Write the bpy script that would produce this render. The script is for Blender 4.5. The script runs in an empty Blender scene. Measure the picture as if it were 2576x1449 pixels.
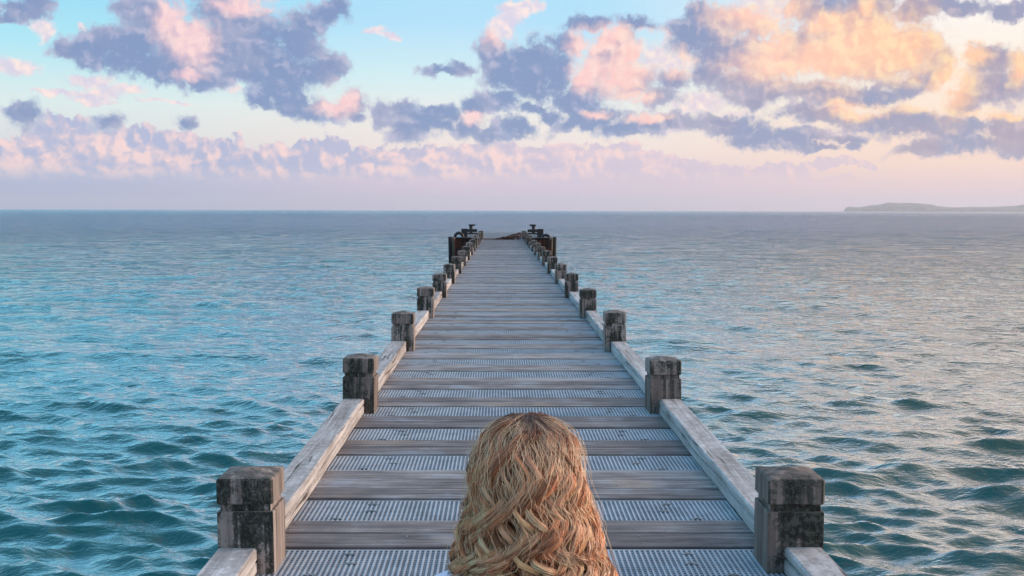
import bpy, bmesh, math, random
import numpy as np
from mathutils import Vector, Matrix, Euler
random.seed(7); rng = np.random.default_rng(11)
R = math.radians
scene = bpy.context.scene
COL = scene.collection

# ------------------------------------------------------------------ camera
CAM = Vector((-0.06, 0.0, 1.2))
FPX = 2650.0                       # focal length for a picture 2576 wide
PITCH, YAW, ROLL = 4.22, 0.605, 0.155
cam_d = bpy.data.cameras.new('camera'); cam = bpy.data.objects.new('camera', cam_d); COL.objects.link(cam)
cam_d.sensor_width = 36; cam_d.lens = 36 * FPX / 2576; cam_d.clip_start = 0.05; cam_d.clip_end = 90000
rot = Euler((R(90 - PITCH), 0, R(-YAW)), 'XYZ').to_matrix() @ Matrix.Rotation(R(ROLL), 3, 'Z')
cam.matrix_world = Matrix.Translation(CAM) @ rot.to_4x4()
scene.camera = cam
scene.render.resolution_x = 1024; scene.render.resolution_y = 576
scene.view_settings.view_transform = 'Standard'; scene.view_settings.look = 'None'
scene.view_settings.exposure = 0.12; scene.view_settings.gamma = 1.0

def azel(X, Y):
    d = rot @ Vector(((X - 1288) / FPX, (724.5 - Y) / FPX, -1)); d.normalize()
    return math.atan2(d.x, d.y) * FPX, math.asin(d.z) * FPX

# ------------------------------------------------------------------ node helpers
class S:
    """a shader socket with arithmetic"""
    nt = None
    def __init__(s, k): s.k = k
    def _m(op, *a, clamp=False):
        n = S.nt.nodes.new('ShaderNodeMath'); n.operation = op; n.use_clamp = clamp
        for i, v in enumerate(a):
            if isinstance(v, S): S.nt.links.new(v.k, n.inputs[i])
            else: n.inputs[i].default_value = v
        return S(n.outputs[0])
    def __add__(a, b): return S._m('ADD', a, b)
    __radd__ = __add__
    def __sub__(a, b): return S._m('SUBTRACT', a, b)
    def __rsub__(a, b): return S._m('SUBTRACT', b, a)
    def __mul__(a, b): return S._m('MULTIPLY', a, b)
    __rmul__ = __mul__
    def __truediv__(a, b): return S._m('DIVIDE', a, b)
def V(op, *a):
    n = S.nt.nodes.new('ShaderNodeVectorMath'); n.operation = op
    for i, v in enumerate(a):
        if isinstance(v, S): S.nt.links.new(v.k, n.inputs[i])
        elif op == 'SCALE' and i == 1: pass
        else: n.inputs[i].default_value = v
    return S(n.outputs['Value'] if op in ('LENGTH', 'DOT_PRODUCT') else n.outputs[0])
def vscale(v, f):
    n = S.nt.nodes.new('ShaderNodeVectorMath'); n.operation = 'SCALE'
    S.nt.links.new(v.k, n.inputs[0])
    if isinstance(f, S): S.nt.links.new(f.k, n.inputs['Scale'])
    else: n.inputs['Scale'].default_value = f
    return S(n.outputs[0])
def comb(x, y, z=0.0):
    n = S.nt.nodes.new('ShaderNodeCombineXYZ')
    for i, v in enumerate((x, y, z)):
        if isinstance(v, S): S.nt.links.new(v.k, n.inputs[i])
        else: n.inputs[i].default_value = v
    return S(n.outputs[0])
def sep(v):
    n = S.nt.nodes.new('ShaderNodeSeparateXYZ'); S.nt.links.new(v.k, n.inputs[0]); return [S(o) for o in n.outputs]
def noise(v, scale, detail=4, rough=.5, dist=0.0, color=False, dim='3D'):
    n = S.nt.nodes.new('ShaderNodeTexNoise'); n.noise_dimensions = dim; n.inputs['Scale'].default_value = scale
    n.inputs['Detail'].default_value = detail; n.inputs['Roughness'].default_value = rough; n.inputs['Distortion'].default_value = dist
    if v is not None: S.nt.links.new(v.k, n.inputs['Vector'])
    return S(n.outputs['Color' if color else 'Fac'])
def voro(v, scale, detail=2, smooth=.6, rough=.55):
    n = S.nt.nodes.new('ShaderNodeTexVoronoi'); n.feature = 'SMOOTH_F1'; n.voronoi_dimensions = '2D'
    n.inputs['Scale'].default_value = scale; n.inputs['Detail'].default_value = detail; n.inputs['Smoothness'].default_value = smooth
    n.inputs['Roughness'].default_value = rough
    S.nt.links.new(v.k, n.inputs['Vector']); return S(n.outputs['Distance'])
def sstep(x, a, b, lo=0.0, hi=1.0, kind='SMOOTHSTEP'):   # map a..b to lo..hi
    n = S.nt.nodes.new('ShaderNodeMapRange'); n.interpolation_type = kind
    S.nt.links.new(x.k, n.inputs[0])
    for i, v in enumerate((a, b, lo, hi)): n.inputs[i + 1].default_value = v
    return S(n.outputs[0])
def ramp(x, stops, interp='LINEAR'):
    n = S.nt.nodes.new('ShaderNodeValToRGB'); n.color_ramp.interpolation = interp
    e = n.color_ramp.elements
    while len(e) < len(stops): e.new(0.5)
    for i, (p, c) in enumerate(stops): e[i].position = p; e[i].color = (*c, 1)
    S.nt.links.new(x.k, n.inputs[0]); return S(n.outputs[0])
def mix(f, a, b, blend='MIX'):
    n = S.nt.nodes.new('ShaderNodeMix'); n.data_type = 'RGBA'; n.blend_type = blend
    for i, v in ((0, f), (6, a), (7, b)):
        if isinstance(v, S): S.nt.links.new(v.k, n.inputs[i])
        elif i == 0: n.inputs[0].default_value = v
        else: n.inputs[i].default_value = (*v, 1)
    return S(n.outputs[2])
def lin(r, g, b):
    f = lambda c: (c / 255) / 12.92 if c < 10.3 else ((c / 255 + .055) / 1.055) ** 2.4
    return (f(r), f(g), f(b))

# ------------------------------------------------------------------ world: evening sky with clouds
SUN_AZ, SUN_EL = 78.0, 14.0        # to the right of the pier
world = bpy.data.worlds.new('World'); scene.world = world; world.use_nodes = True
nt = world.node_tree; nt.nodes.clear(); S.nt = nt
wout = nt.nodes.new('ShaderNodeOutputWorld')
D = S(nt.nodes.new('ShaderNodeTexCoord').outputs['Generated'])
dx, dy, dz = sep(D)
AZ = S._m('ARCTAN2', dx, dy) * FPX
EL = S._m('ARCSINE', dz) * FPX
P0 = comb(AZ, EL)
skyn = nt.nodes.new('ShaderNodeTexSky'); skyn.sky_type = 'NISHITA'; skyn.sun_disc = False
skyn.sun_elevation = R(SUN_EL); skyn.sun_rotation = R(SUN_AZ); skyn.air_density = 1.3; skyn.dust_density = 2.0
nish = vscale(S(skyn.outputs[0]), 0.10)
# clear sky, by height, for the left, middle and right of the view
h01 = sstep(EL, 0, 1400, kind='LINEAR')
def col(st): return ramp(h01, [(p / 1400, lin(*c)) for p, c in st])
cl = col([(0, (164, 175, 214)), (60, (170, 182, 218)), (150, (226, 226, 228)), (250, (222, 240, 238)), (380, (172, 232, 246)), (520, (140, 216, 246)), (900, (122, 212, 248)), (1400, (124, 196, 236))])
cm = col([(0, (214, 192, 216)), (70, (224, 202, 220)), (140, (248, 230, 222)), (220, (244, 238, 230)), (320, (214, 240, 244)), (460, (176, 224, 250)), (650, (160, 222, 246)), (1000, (158, 216, 250)), (1400, (160, 200, 236))])
cr = col([(0, (238, 204, 208)), (60, (244, 210, 206)), (110, (255, 220, 200)), (200, (255, 228, 205)), (330, (255, 240, 222)), (460, (252, 246, 240)), (560, (250, 240, 232)), (900, (245, 228, 218)), (1400, (215, 205, 210))])
sky = mix(sstep(dx, -.42, -.02), cl, cm)
sky = mix(sstep(dx, .05, .40), sky, cr)
sky = mix(0.06, sky, nish)
# cloud fields -------------------------------------------------------------
# (X, Y, rx, ry) are angles: places and half-sizes of cloud lumps in 1/2650 rad
DARK = [  # big left cloud
 (600,160,110,60),(520,205,80,24),(720,215,80,46),(760,120,70,50),(350,100,80,50),(1250,250,60,30),(1100,320,60,24),
 (168,122,50,26),(225,125,60,36),(265,100,60,42),(320,135,90,48),(390,165,80,44),(450,175,70,36),(400,60,100,70),(480,110,110,80),
 (560,120,110,75),(560,30,120,60),(640,110,95,70),(610,190,100,28),(700,170,80,50),(740,110,60,40),(770,60,60,30),(820,35,52,28),(850,15,40,26),
 (800,180,72,46),(830,165,46,44),(690,230,60,30),(660,262,40,22),(740,262,70,30),(810,280,80,30),(880,260,50,44),(890,295,40,18),
 (330,20,60,26),(60,28,70,20),(100,12,40,18),(15,44,30,12),(62,290,36,34),(278,305,40,26),(470,308,28,22),
 # centre group
 (1120,175,70,14),(1160,165,50,14),(1250,130,50,50),(1275,190,60,46),(1330,165,80,70),(1330,220,60,36),(1395,190,60,60),(1420,110,60,34),
 (965,292,34,42),(1010,275,44,32),(1030,330,56,42),(1070,312,60,42),(1125,290,44,30),(1165,325,56,34),(1195,272,42,26),(1230,342,70,24),(1290,322,56,38),(1090,275,30,16),(1330,270,50,18),(1380,295,40,24),
 (1450,250,80,50),(1500,300,110,36),(1450,320,80,26),(1560,330,110,28),(1480,60,70,20),(1600,60,60,24),(1570,85,40,20),
 # right
 (1540,130,70,60),(1580,200,80,50),(1500,200,60,50),(1660,240,70,36),(1690,200,50,30),(1740,100,70,50),(1790,120,80,60),(1760,50,40,40),(1850,60,90,50),(1850,130,60,40),
 (1780,180,60,40),(1850,200,80,36),(1950,225,110,34),(2060,235,120,34),(2180,235,110,32),(2280,210,70,36),(2360,170,40,36),(1900,250,30,30),
 (1950,150,110,60),(2050,110,120,80),(2150,130,130,80),(2250,130,100,70),(2150,60,120,60),(2060,20,100,40),(2200,20,90,40),(2300,40,70,30),(2420,20,90,22),(2540,22,60,18),
 (1700,310,120,24),(1850,320,110,24),(1900,345,90,28),(2000,350,90,26),(2060,372,60,12),(1830,300,90,20),(2130,345,50,14),(2140,365,22,18),
 (2060,290,110,28),(2200,300,120,28),(2320,320,130,34),(2420,260,50,40),(2480,150,60,40),(2520,210,90,50),(2560,170,40,50),(2400,330,120,34),(2330,380,80,22),(2450,370,110,26),(2560,330,90,44),(2560,375,60,20),
]
LIT = [(430,50,40,60),(490,105,46,56),(620,8,80,20),(480,190,30,12),(860,250,44,34),(830,275,40,18),(1275,65,44,34),(1185,295,30,14),
 (1490,110,60,34),(1540,90,50,26),(1480,180,40,40),(1590,150,60,46),(1560,190,60,40),(1600,240,50,20),(1510,290,36,10),(1640,90,40,18),
 (1900,40,100,46),(1960,120,60,60),(2080,150,160,56),(2180,110,120,66),(2000,160,140,36),(2260,130,90,60),(2080,60,60,30),(2180,30,20,26),(2330,270,60,16),(2150,275,70,18),(2110,262,40,12),
 (2390,220,50,70),(2430,140,40,24),(2440,90,60,20),(2570,160,30,40),(1640,300,50,10),(2500,290,80,10),(1700,160,30,30)]
WISP = [(945,88,32,9),(975,100,26,8),(100,60,26,22),(105,85,10,22),(200,72,10,10),(50,165,46,22),(205,200,60,18),(250,235,60,14),(150,238,60,10),(330,225,60,12),(420,250,60,6),(230,255,60,10),
 (585,228,30,14),(650,205,20,10),(1300,12,60,18),(1280,40,30,30),(1265,62,34,36),(1350,5,30,10),(1700,130,50,60),(1650,150,60,50),(1750,260,80,40),(1860,290,60,24),(1900,30,90,50),(1560,180,80,70),(1680,330,70,12)]
BLIT = [(30,425,36,30),(128,412,26,24),(200,342,50,18),(225,372,44,30),(290,438,38,22),(385,408,38,34),(450,412,36,26),(545,398,14,12),(655,430,42,22),(715,436,24,14),(735,376,36,16),(835,395,28,22),(900,432,30,16),(1000,420,40,16),(1235,386,34,18),(1150,436,34,24),(1290,402,50,24),(1345,392,30,16),(1420,428,36,24),(1090,405,40,16),(1490,425,34,20),(1552,402,18,14),(1640,425,30,14),(300,372,30,14),(455,342,30,12),(560,452,60,10),(60,352,40,10),(960,392,40,10)]
BANK = [(20,420,60,46),(80,395,70,50),(170,375,90,56),(230,350,60,40),(300,385,90,56),(390,400,80,52),(470,385,70,44),(460,350,40,18),(540,400,70,44),(620,415,90,42),(700,410,80,44),(770,400,60,40),(830,395,60,38),
 (900,415,80,36),(980,420,90,34),(1060,415,80,34),(1140,420,90,34),(1230,405,90,40),(1320,410,90,40),(1400,415,80,42),(1480,420,80,38),(1560,420,70,44),(1640,430,80,34),(1720,440,80,30),(1800,440,60,28),(1880,445,70,26),(1950,435,40,22),(2000,440,50,24),(2060,455,60,14),
 (1550,395,30,20),(1500,385,18,10),(2080,410,60,10),(2180,412,22,8)]

wA = V('SUBTRACT', noise(P0, 1 / 150, 1, color=True, dim='2D'), (.5, .5, .5))
wB = V('SUBTRACT', noise(P0, 1 / 34, 3, .6, color=True, dim='2D'), (.5, .5, .5))
P = V('MULTIPLY', V('ADD', V('ADD', P0, vscale(wA, 46)), vscale(wB, 30)), (1, 1, 0))
fine = noise(V('ADD', P0, vscale(wB, 20)), 1 / 84, 5, .56, dim='2D')
def billow(p): return S._m('ABSOLUTE', noise(p, 1 / 52, 2, .5, dim='2D') - .5) * 3.0
q0 = V('ADD', P0, vscale(wB, 18)); puff = billow(q0)
mauve = noise(P0, 1 / 190, 1, dim='2D')
toL = comb(AZ + 12, EL + 12)
fineL = noise(V('ADD', toL, vscale(wB, 20)), 1 / 84, 5, .56, dim='2D')
puffL = billow(V('ADD', toL, vscale(wB, 18)))
soft = noise(V('ADD', P0, vscale(wB, 14)), 1 / 24, 5, .68, dim='2D') - .5
relief = (fine - fineL) * 1.1 + (puff - puffL) * .42          # >0 on sides turned to the light
rgt = sstep(AZ, 0, 1150)
lft = sstep(AZ, -1000, -150)
def field(blobs, lo, hi):
    out = None
    for (X, Y, rx, ry) in blobs:
        cx, cy = azel(X, Y)
        if cx + rx * 1.9 + 60 < lo or cx - rx * 1.9 - 60 > hi: continue
        q = V('LENGTH', V('MULTIPLY_ADD', P, (1 / rx, 1 / ry, 0), (-cx / rx, -cy / ry, 0)))
        if out is None: out = q
        else:
            n = nt.nodes.new('ShaderNodeMath')
            n.operation = 'SMOOTH_MIN'; nt.links.new(out.k, n.inputs[0]); nt.links.new(q.k, n.inputs[1]); n.inputs[2].default_value = .25
            out = S(n.outputs[0])
    return out
def background(c):
    b = nt.nodes.new('ShaderNodeBackground'); nt.links.new(c.k, b.inputs[0]); b.inputs[1].default_value = WORLD_GAIN
    return b.outputs[0]
def mixsh(f, a, b):
    m = nt.nodes.new('ShaderNodeMixShader'); nt.links.new(f.k, m.inputs[0]); nt.links.new(a, m.inputs[1]); nt.links.new(b, m.inputs[2]); return m.outputs[0]
WORLD_GAIN = 1.0
dark_core = mix(rgt, lin(118, 142, 186), mix(sstep(mauve, .4, .6), lin(144, 150, 182), lin(158, 148, 174)))
dark_far = mix(rgt, mix(sstep(mauve, .4, .6), lin(170, 186, 214), lin(180, 184, 208)), lin(204, 190, 204))
dark_near = mix(rgt, mix(sstep(mauve, .4, .6), lin(140, 162, 198), lin(158, 166, 196)), mix(sstep(mauve, .4, .6), lin(160, 164, 186), lin(178, 166, 178)))
lit_a = mix(rgt, mix(lft, lin(232, 198, 208), lin(248, 202, 202)), lin(254, 198, 160))
lit_b = mix(rgt, lin(250, 216, 212), lin(255, 220, 172))
# clouds elsewhere in the sky
Dn = V('DIVIDE', D, comb(dz + .18, dz + .18, dz + .18))
gen = noise(Dn, 1.5, 6, .58, .3, dim='2D')
cov_out = sstep(gen + sstep(dx, -.5, .5) * .07, .60, .72) * sstep(EL, 200, 500)
lit_out = sstep(gen + sstep(dx, -1, 1) * -.10, .62, .80, 1.0, .55)
col_out = mix(cov_out, sky, mix(lit_out, dark_near, lit_a))
inwin = sstep(EL, 600, 760, 1, 0) * sstep(S._m('ABSOLUTE', AZ), 1450, 1700, 1, 0)
def sector(lo, hi):
    fd, fl, fw, fb, fbl = [field(q, lo, hi) for q in (DARK, LIT, WISP, BANK, BLIT)]
    body = (1.0 - fd) + BIAS
    dn = body + (fine - .5) * 1.25 + (puff - .35) * .34 + soft * .80
    cover = sstep(dn, .0, .60)
    lit = sstep((1.0 - fl) + relief * .55 + (fine - .5) * .7 + .10, -.62, .72)
    edge = sstep(dn, .05, .75, 1, 0)                     # thin edges let light through
    thick = sstep(body + (fine - .5) * .6, .1, .85)
    cc = mix(thick, dark_far, dark_near)
    cc = mix(sstep(relief * .6 - body * .35 + (mauve - .5), -.45, .0, .75, 0), cc, dark_core)
    cc = mix(sstep(relief + (fine - .5) * .5, .02, .45, 0, .40), cc, mix(rgt, lin(208, 200, 220), lin(226, 200, 204)))
    cc = mix(lit, cc, mix(sstep(relief + soft * .1, -.20, .30), lit_a, lit_b))
    cc = mix(edge * .55, cc, sky)
    sk2 = sky
    if fb:
        bankd = (1.0 - fb) + (fine - .5) * .7 + (puff - .35) * .45 + .30
        bk = sstep(bankd, .0, .16)
        bl = sstep(relief * 1.25 + soft * .06 + sstep(bankd, .40, .0, 0, .22) + (mauve - .5) * .5 + (sstep(fbl, .4, 1.5, .36, 0) if fbl else 0.0), -.12, .62)
        bank_d = mix(sstep(AZ, -700, 500), lin(172, 180, 212), lin(208, 192, 212))
        bank_l = mix(sstep(AZ, -200, 600), lin(254, 218, 212), lin(250, 213, 208))
        sk2 = mix(bk * sstep(AZ, -300, 900, .95, .7) * sstep(EL, 52, 110), sky, mix(bl, bank_d, bank_l))
    if fw:
        wd = sstep((1.0 - fw) + (fine - .5) * 1.3 + soft * .4 + .12, -.05, .6)
        wc = mix(sstep(relief, -.2, .3), mix(rgt, lin(218, 208, 226), lin(236, 208, 208)), mix(rgt, lin(255, 230, 222), lin(255, 238, 218)))
        sk2 = mix(wd * .9, sk2, wc)
    return background(vscale(mix(inwin, col_out, mix(cover, sk2, cc)), sstep(EL, 560, 1500, 1.0, 1.35)))
BIAS = .33
CUTS = [-1e5, -900, -450, 0, 450, 900, 1e5]
sh = sector(CUTS[0], CUTS[1])
for lo, hi in zip(CUTS[1:], CUTS[2:]):
    sh = mixsh(S._m('GREATER_THAN', AZ, lo), sh, sector(lo, hi))
sh = mixsh(S._m('GREATER_THAN', inwin, 0.0), background(vscale(col_out, sstep(EL, 560, 1500, 1.0, 1.35))), sh)
nt.links.new(sh, wout.inputs[0])
world.cycles.sampling_method = 'MANUAL'; world.cycles.sample_map_resolution = 512

# ------------------------------------------------------------------ sun, low and soft behind the cloud edge on the right
sd = bpy.data.lights.new('sun', 'SUN'); sun = bpy.data.objects.new('sun', sd); COL.objects.link(sun)
sd.energy = 3.6; sd.angle = R(18); sd.color = (1.0, .80, .62)
sun.rotation_euler = Vector((-math.sin(R(SUN_AZ)) * math.cos(R(SUN_EL)), -math.cos(R(SUN_AZ)) * math.cos(R(SUN_EL)), -math.sin(R(SUN_EL)))).to_track_quat('-Z', 'Y').to_euler()

# ------------------------------------------------------------------ object helpers
def link(name, me, mat=None, parent=None, loc=(0, 0, 0)):
    o = bpy.data.objects.new(name, me); COL.objects.link(o); o.location = loc
    if mat and not me.materials: me.materials.append(mat)
    if parent: o.parent = parent
    return o
def tag(o, label=None, cat=None, group=None, kind=None):
    for k, v in (('label', label), ('category', cat), ('group', group), ('kind', kind)):
        if v: o[k] = v
    return o
def empty(name, loc=(0, 0, 0)):
    o = bpy.data.objects.new(name, None); COL.objects.link(o); o.location = loc; return o
def finish(bm, name='mesh', smooth=False):
    me = bpy.data.meshes.new(name); bm.normal_update(); bm.to_mesh(me); bm.free()
    if smooth:
        for p in me.polygons: p.use_smooth = True
    return me
def add_box(bm, x0, x1, y0, y1, z0, z1, bev=0.0, seg=2):
    t = bmesh.new(); bmesh.ops.create_cube(t, size=1)
    for v in t.verts: v.co = ((x0 + x1) / 2 + v.co.x * (x1 - x0), (y0 + y1) / 2 + v.co.y * (y1 - y0), (z0 + z1) / 2 + v.co.z * (z1 - z0))
    if bev: bmesh.ops.bevel(t, geom=t.edges[:], offset=bev, segments=seg, affect='EDGES', profile=.6)
    me = bpy.data.meshes.new('t'); t.to_mesh(me); t.free(); bm.from_mesh(me); bpy.data.meshes.remove(me)
def add_cyl(bm, x, y, z0, z1, r0, r1=None, n=16, lean=(0, 0), bev=0.0):
    r1 = r0 if r1 is None else r1
    rings = [(z0, r0, 0), (z1 - bev, r1, 1)] + ([(z1, r1 - bev, 1)] if bev else [])
    vs = []
    for z, r, k in rings:
        vs.append([bm.verts.new((x + lean[0] * k + r * math.cos(a * 2 * math.pi / n), y + lean[1] * k + r * math.sin(a * 2 * math.pi / n), z)) for a in range(n)])
    for a, b in zip(vs, vs[1:]):
        for i in range(n): bm.faces.new((a[i], a[(i + 1) % n], b[(i + 1) % n], b[i]))
    bm.faces.new(vs[-1]); bm.faces.new(list(reversed(vs[0])))

# ------------------------------------------------------------------ materials
def mat(name):
    m = bpy.data.materials.new(name); m.use_nodes = True; S.nt = m.node_tree
    b = m.node_tree.nodes['Principled BSDF']
    return m, b
def setc(b, c, key='Base Color'):
    if isinstance(c, S): S.nt.links.new(c.k, b.inputs[key])
    else: b.inputs[key].default_value = (*c, 1) if key.endswith('Color') else c
def bump(b, h, strength=.5, dist=.01):
    n = S.nt.nodes.new('ShaderNodeBump'); n.inputs['Strength'].default_value = strength; n.inputs['Distance'].default_value = dist
    S.nt.links.new(h.k, n.inputs['Height']); S.nt.links.new(n.outputs[0], b.inputs['Normal'])
def objco():
    tc = S.nt.nodes.new('ShaderNodeTexCoord'); oi = S.nt.nodes.new('ShaderNodeObjectInfo')
    rnd = S(oi.outputs['Random']); off = comb(rnd * 37.0, rnd * 91.0, rnd * 53.0)
    return V('ADD', S(tc.outputs['Object']), off), rnd, S(tc.outputs['Normal']), S(tc.outputs['Object'])

def wood(name, axis, dark, mid, light, crack=.5, lichen=0.0, streak=22.0, tint=0.0):
    """weathered timber, grain along axis"""
    m, b = mat(name)
    co, rnd, nrm, oc = objco()
    st = [streak] * 3; st[axis] = streak * .045
    g = V('MULTIPLY', co, tuple(st))
    g1 = noise(g, 1.0, 6, .62, .6); g2 = noise(V('MULTIPLY', co, tuple(s * 4 for s in st)), 1.0, 4, .7)
    blot = noise(co, 3.5, 5, .6)
    t = g1 * .62 + g2 * .2 + blot * .34 - .08 + (rnd - .5) * .16
    c = ramp(t, [(.30, dark), (.47, mid), (.66, light)])
    lines = sstep(noise(V('MULTIPLY', co, tuple(s * 1.6 for s in st)), 1.0, 3, .55), .60, .70)
    c = mix(lines * crack, c, tuple(x * .28 for x in dark))
    h = g1 * .7 + g2 * .35 - lines * .8
    if tint:
        c = mix(sstep(blot, .52, .68) * tint, c, (.22, .30, .42))
        c = mix(sstep(noise(co, 2.1, 3, .5), .60, .74) * tint, c, (.42, .30, .20))
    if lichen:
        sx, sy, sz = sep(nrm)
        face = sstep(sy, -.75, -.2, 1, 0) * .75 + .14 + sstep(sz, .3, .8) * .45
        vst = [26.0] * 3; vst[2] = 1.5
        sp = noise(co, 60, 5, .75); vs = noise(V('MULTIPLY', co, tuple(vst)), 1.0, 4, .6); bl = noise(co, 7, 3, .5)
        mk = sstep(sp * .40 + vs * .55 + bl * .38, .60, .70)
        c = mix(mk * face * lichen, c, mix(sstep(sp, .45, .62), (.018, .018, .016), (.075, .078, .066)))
    setc(b, c); b.inputs['Roughness'].default_value = .78; b.inputs['Specular IOR Level'].default_value = .25
    bump(b, h, .7, .004)
    return m
M = {}
M['plank'] = wood('plank_wood', 0, (.070, .062, .068), (.17, .152, .155), (.40, .38, .385), 1.0, streak=34, tint=.30)
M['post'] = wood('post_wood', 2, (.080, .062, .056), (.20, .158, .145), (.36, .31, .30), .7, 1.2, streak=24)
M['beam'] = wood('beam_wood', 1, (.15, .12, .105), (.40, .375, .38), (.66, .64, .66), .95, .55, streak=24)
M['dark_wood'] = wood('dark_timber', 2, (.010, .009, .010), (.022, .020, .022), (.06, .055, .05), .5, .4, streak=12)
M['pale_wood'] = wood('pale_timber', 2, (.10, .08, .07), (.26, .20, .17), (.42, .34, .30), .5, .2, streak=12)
def plain(name, c, c2=None, rough=.6, metal=0.0, sc=20, bmp=.3):
    m, b = mat(name); co, rnd, nrm, oc = objco()
    n = noise(co, sc, 6, .65)
    setc(b, mix(sstep(n, .35, .65), c, c2 or tuple(x * .6 for x in c)))
    b.inputs['Roughness'].default_value = rough; b.inputs['Metallic'].default_value = metal
    if bmp: bump(b, n, bmp, .004)
    return m
M['grating'] = plain('fibreglass_grating', (.36, .40, .46), (.26, .29, .34), .55, sc=9)
M['clip'] = plain('steel_clip', (.10, .11, .12), (.28, .29, .31), .45, .6, sc=60)
M['rust'] = plain('rusty_steel', (.085, .020, .012), (.018, .009, .008), .85, sc=3, bmp=.6)
M['black'] = plain('black_iron', (.004, .004, .007), (.014, .010, .014), .55, sc=8)
M['concrete'] = plain('pale_concrete', (.50, .50, .53), (.36, .36, .38), .85, sc=6)
M['slab'] = plain('grey_concrete', (.13, .15, .17), (.085, .10, .125), .8, sc=1.2)

# ------------------------------------------------------------------ water: one sheet to the horizon, real waves near, ripples everywhere
WZ = -1.85
def build_water():
    ang = [-math.pi]
    a = -math.pi
    while a < math.pi - 1e-6:
        aa = abs(a)
        st = R(.065) if aa < R(33) else min(R(4), R(.065) + (aa - R(33)) * .06)
        if a < -R(33) : st = min(st, max(R(.065), (-R(33) - a) * .5 + R(.065)))
        a = min(a + st, math.pi); ang.append(a)
    ang = np.array(ang[:-1])
    r = [1.0]
    while r[-1] < 900: r.append(r[-1] * (1.022 if r[-1] < 4.5 else 1.0048) )
    while r[-1] < 24000: r.append(r[-1] * 1.06)
    r = np.array(r)
    dr = np.gradient(r)
    RR, AA = np.meshgrid(r, ang, indexing='ij')
    X = RR * np.sin(AA); Y = RR * np.cos(AA); Z = np.zeros_like(X); DX = np.zeros_like(X); DY = np.zeros_like(X)
    res = np.maximum(np.broadcast_to(dr[:, None], X.shape), 0)
    dth = np.gradient(ang)
    res2 = np.maximum(res, RR * np.abs(dth)[None, :])
    g = np.random.default_rng(5)
    lam = np.concatenate([np.geomspace(.15, 1.2, 110), np.geomspace(1.2, 7.0, 45)])
    patch = .5 + .5 * np.sin(X * .11 + 1.3 + .9 * np.sin(Y * .07)) * np.sin(Y * .16 + .6 + .8 * np.sin(X * .05))
    for L in lam:
        k = 2 * math.pi / L
        th = R(-97) + g.normal(0, .38 if L < 1.2 else .28)      # travelling mostly toward the viewer
        kx, ky = k * math.cos(th), k * math.sin(th)
        slope = .050 if L < .20 else (.078 if L < .42 else (.046 if L < 1.2 else (.028 if L < 2.5 else .010)))
        slope *= g.uniform(.5, 1.4)
        A = slope / k
        ph = kx * X + ky * Y + g.uniform(0, 6.28)
        w = np.clip((L / res2 - 2.2) / 2.5, 0, 1)
        if L < 1.2: w = w * (.72 + .5 * patch)
        ke, te = k / g.uniform(5, 9), g.uniform(0, 6.28)
        w = w * (.30 + 1.0 * (.5 + .5 * np.sin(ke * (np.cos(te) * X + np.sin(te) * Y) + g.uniform(0, 6.28))) ** 1.5)
        sn, cs = np.sin(ph), np.cos(ph)
        Z += w * A * sn; DX += w * A * cs * math.cos(th) * .62; DY += w * A * cs * math.sin(th) * .62
    co = np.stack([X + DX, Y + DY, Z + WZ], -1).reshape(-1, 3)
    nr, na = X.shape
    i = np.arange(nr - 1)[:, None] * na; j = np.arange(na)[None, :]; j2 = (j + 1) % na
    q = np.stack([i + j, i + na + j, i + na + j2, i + j2], -1).reshape(-1, 4)
    # fill the centre
    co = np.vstack([co, [[0, 0, WZ]]]); c = len(co) - 1
    tri = np.stack([np.arange(na), (np.arange(na) + 1) % na, np.full(na, c)], -1)
    me = bpy.data.meshes.new('water')
    me.vertices.add(len(co)); me.vertices.foreach_set('co', co.astype(np.float32).ravel())
    nl = q.size + tri.size
    me.loops.add(nl); me.loops.foreach_set('vertex_index', np.concatenate([q[:, ::-1].ravel(), tri[:, ::-1].ravel()]).astype(np.int32))
    me.polygons.add(len(q) + len(tri))
    ls = np.concatenate([np.arange(len(q)) * 4, q.size + np.arange(len(tri)) * 3]).astype(np.int32)
    me.polygons.foreach_set('loop_start', ls)
    me.polygons.foreach_set('use_smooth', np.ones(len(ls), bool))
    me.update(calc_edges=True); me.validate()
    print('water verts', len(co))
    return me
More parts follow.
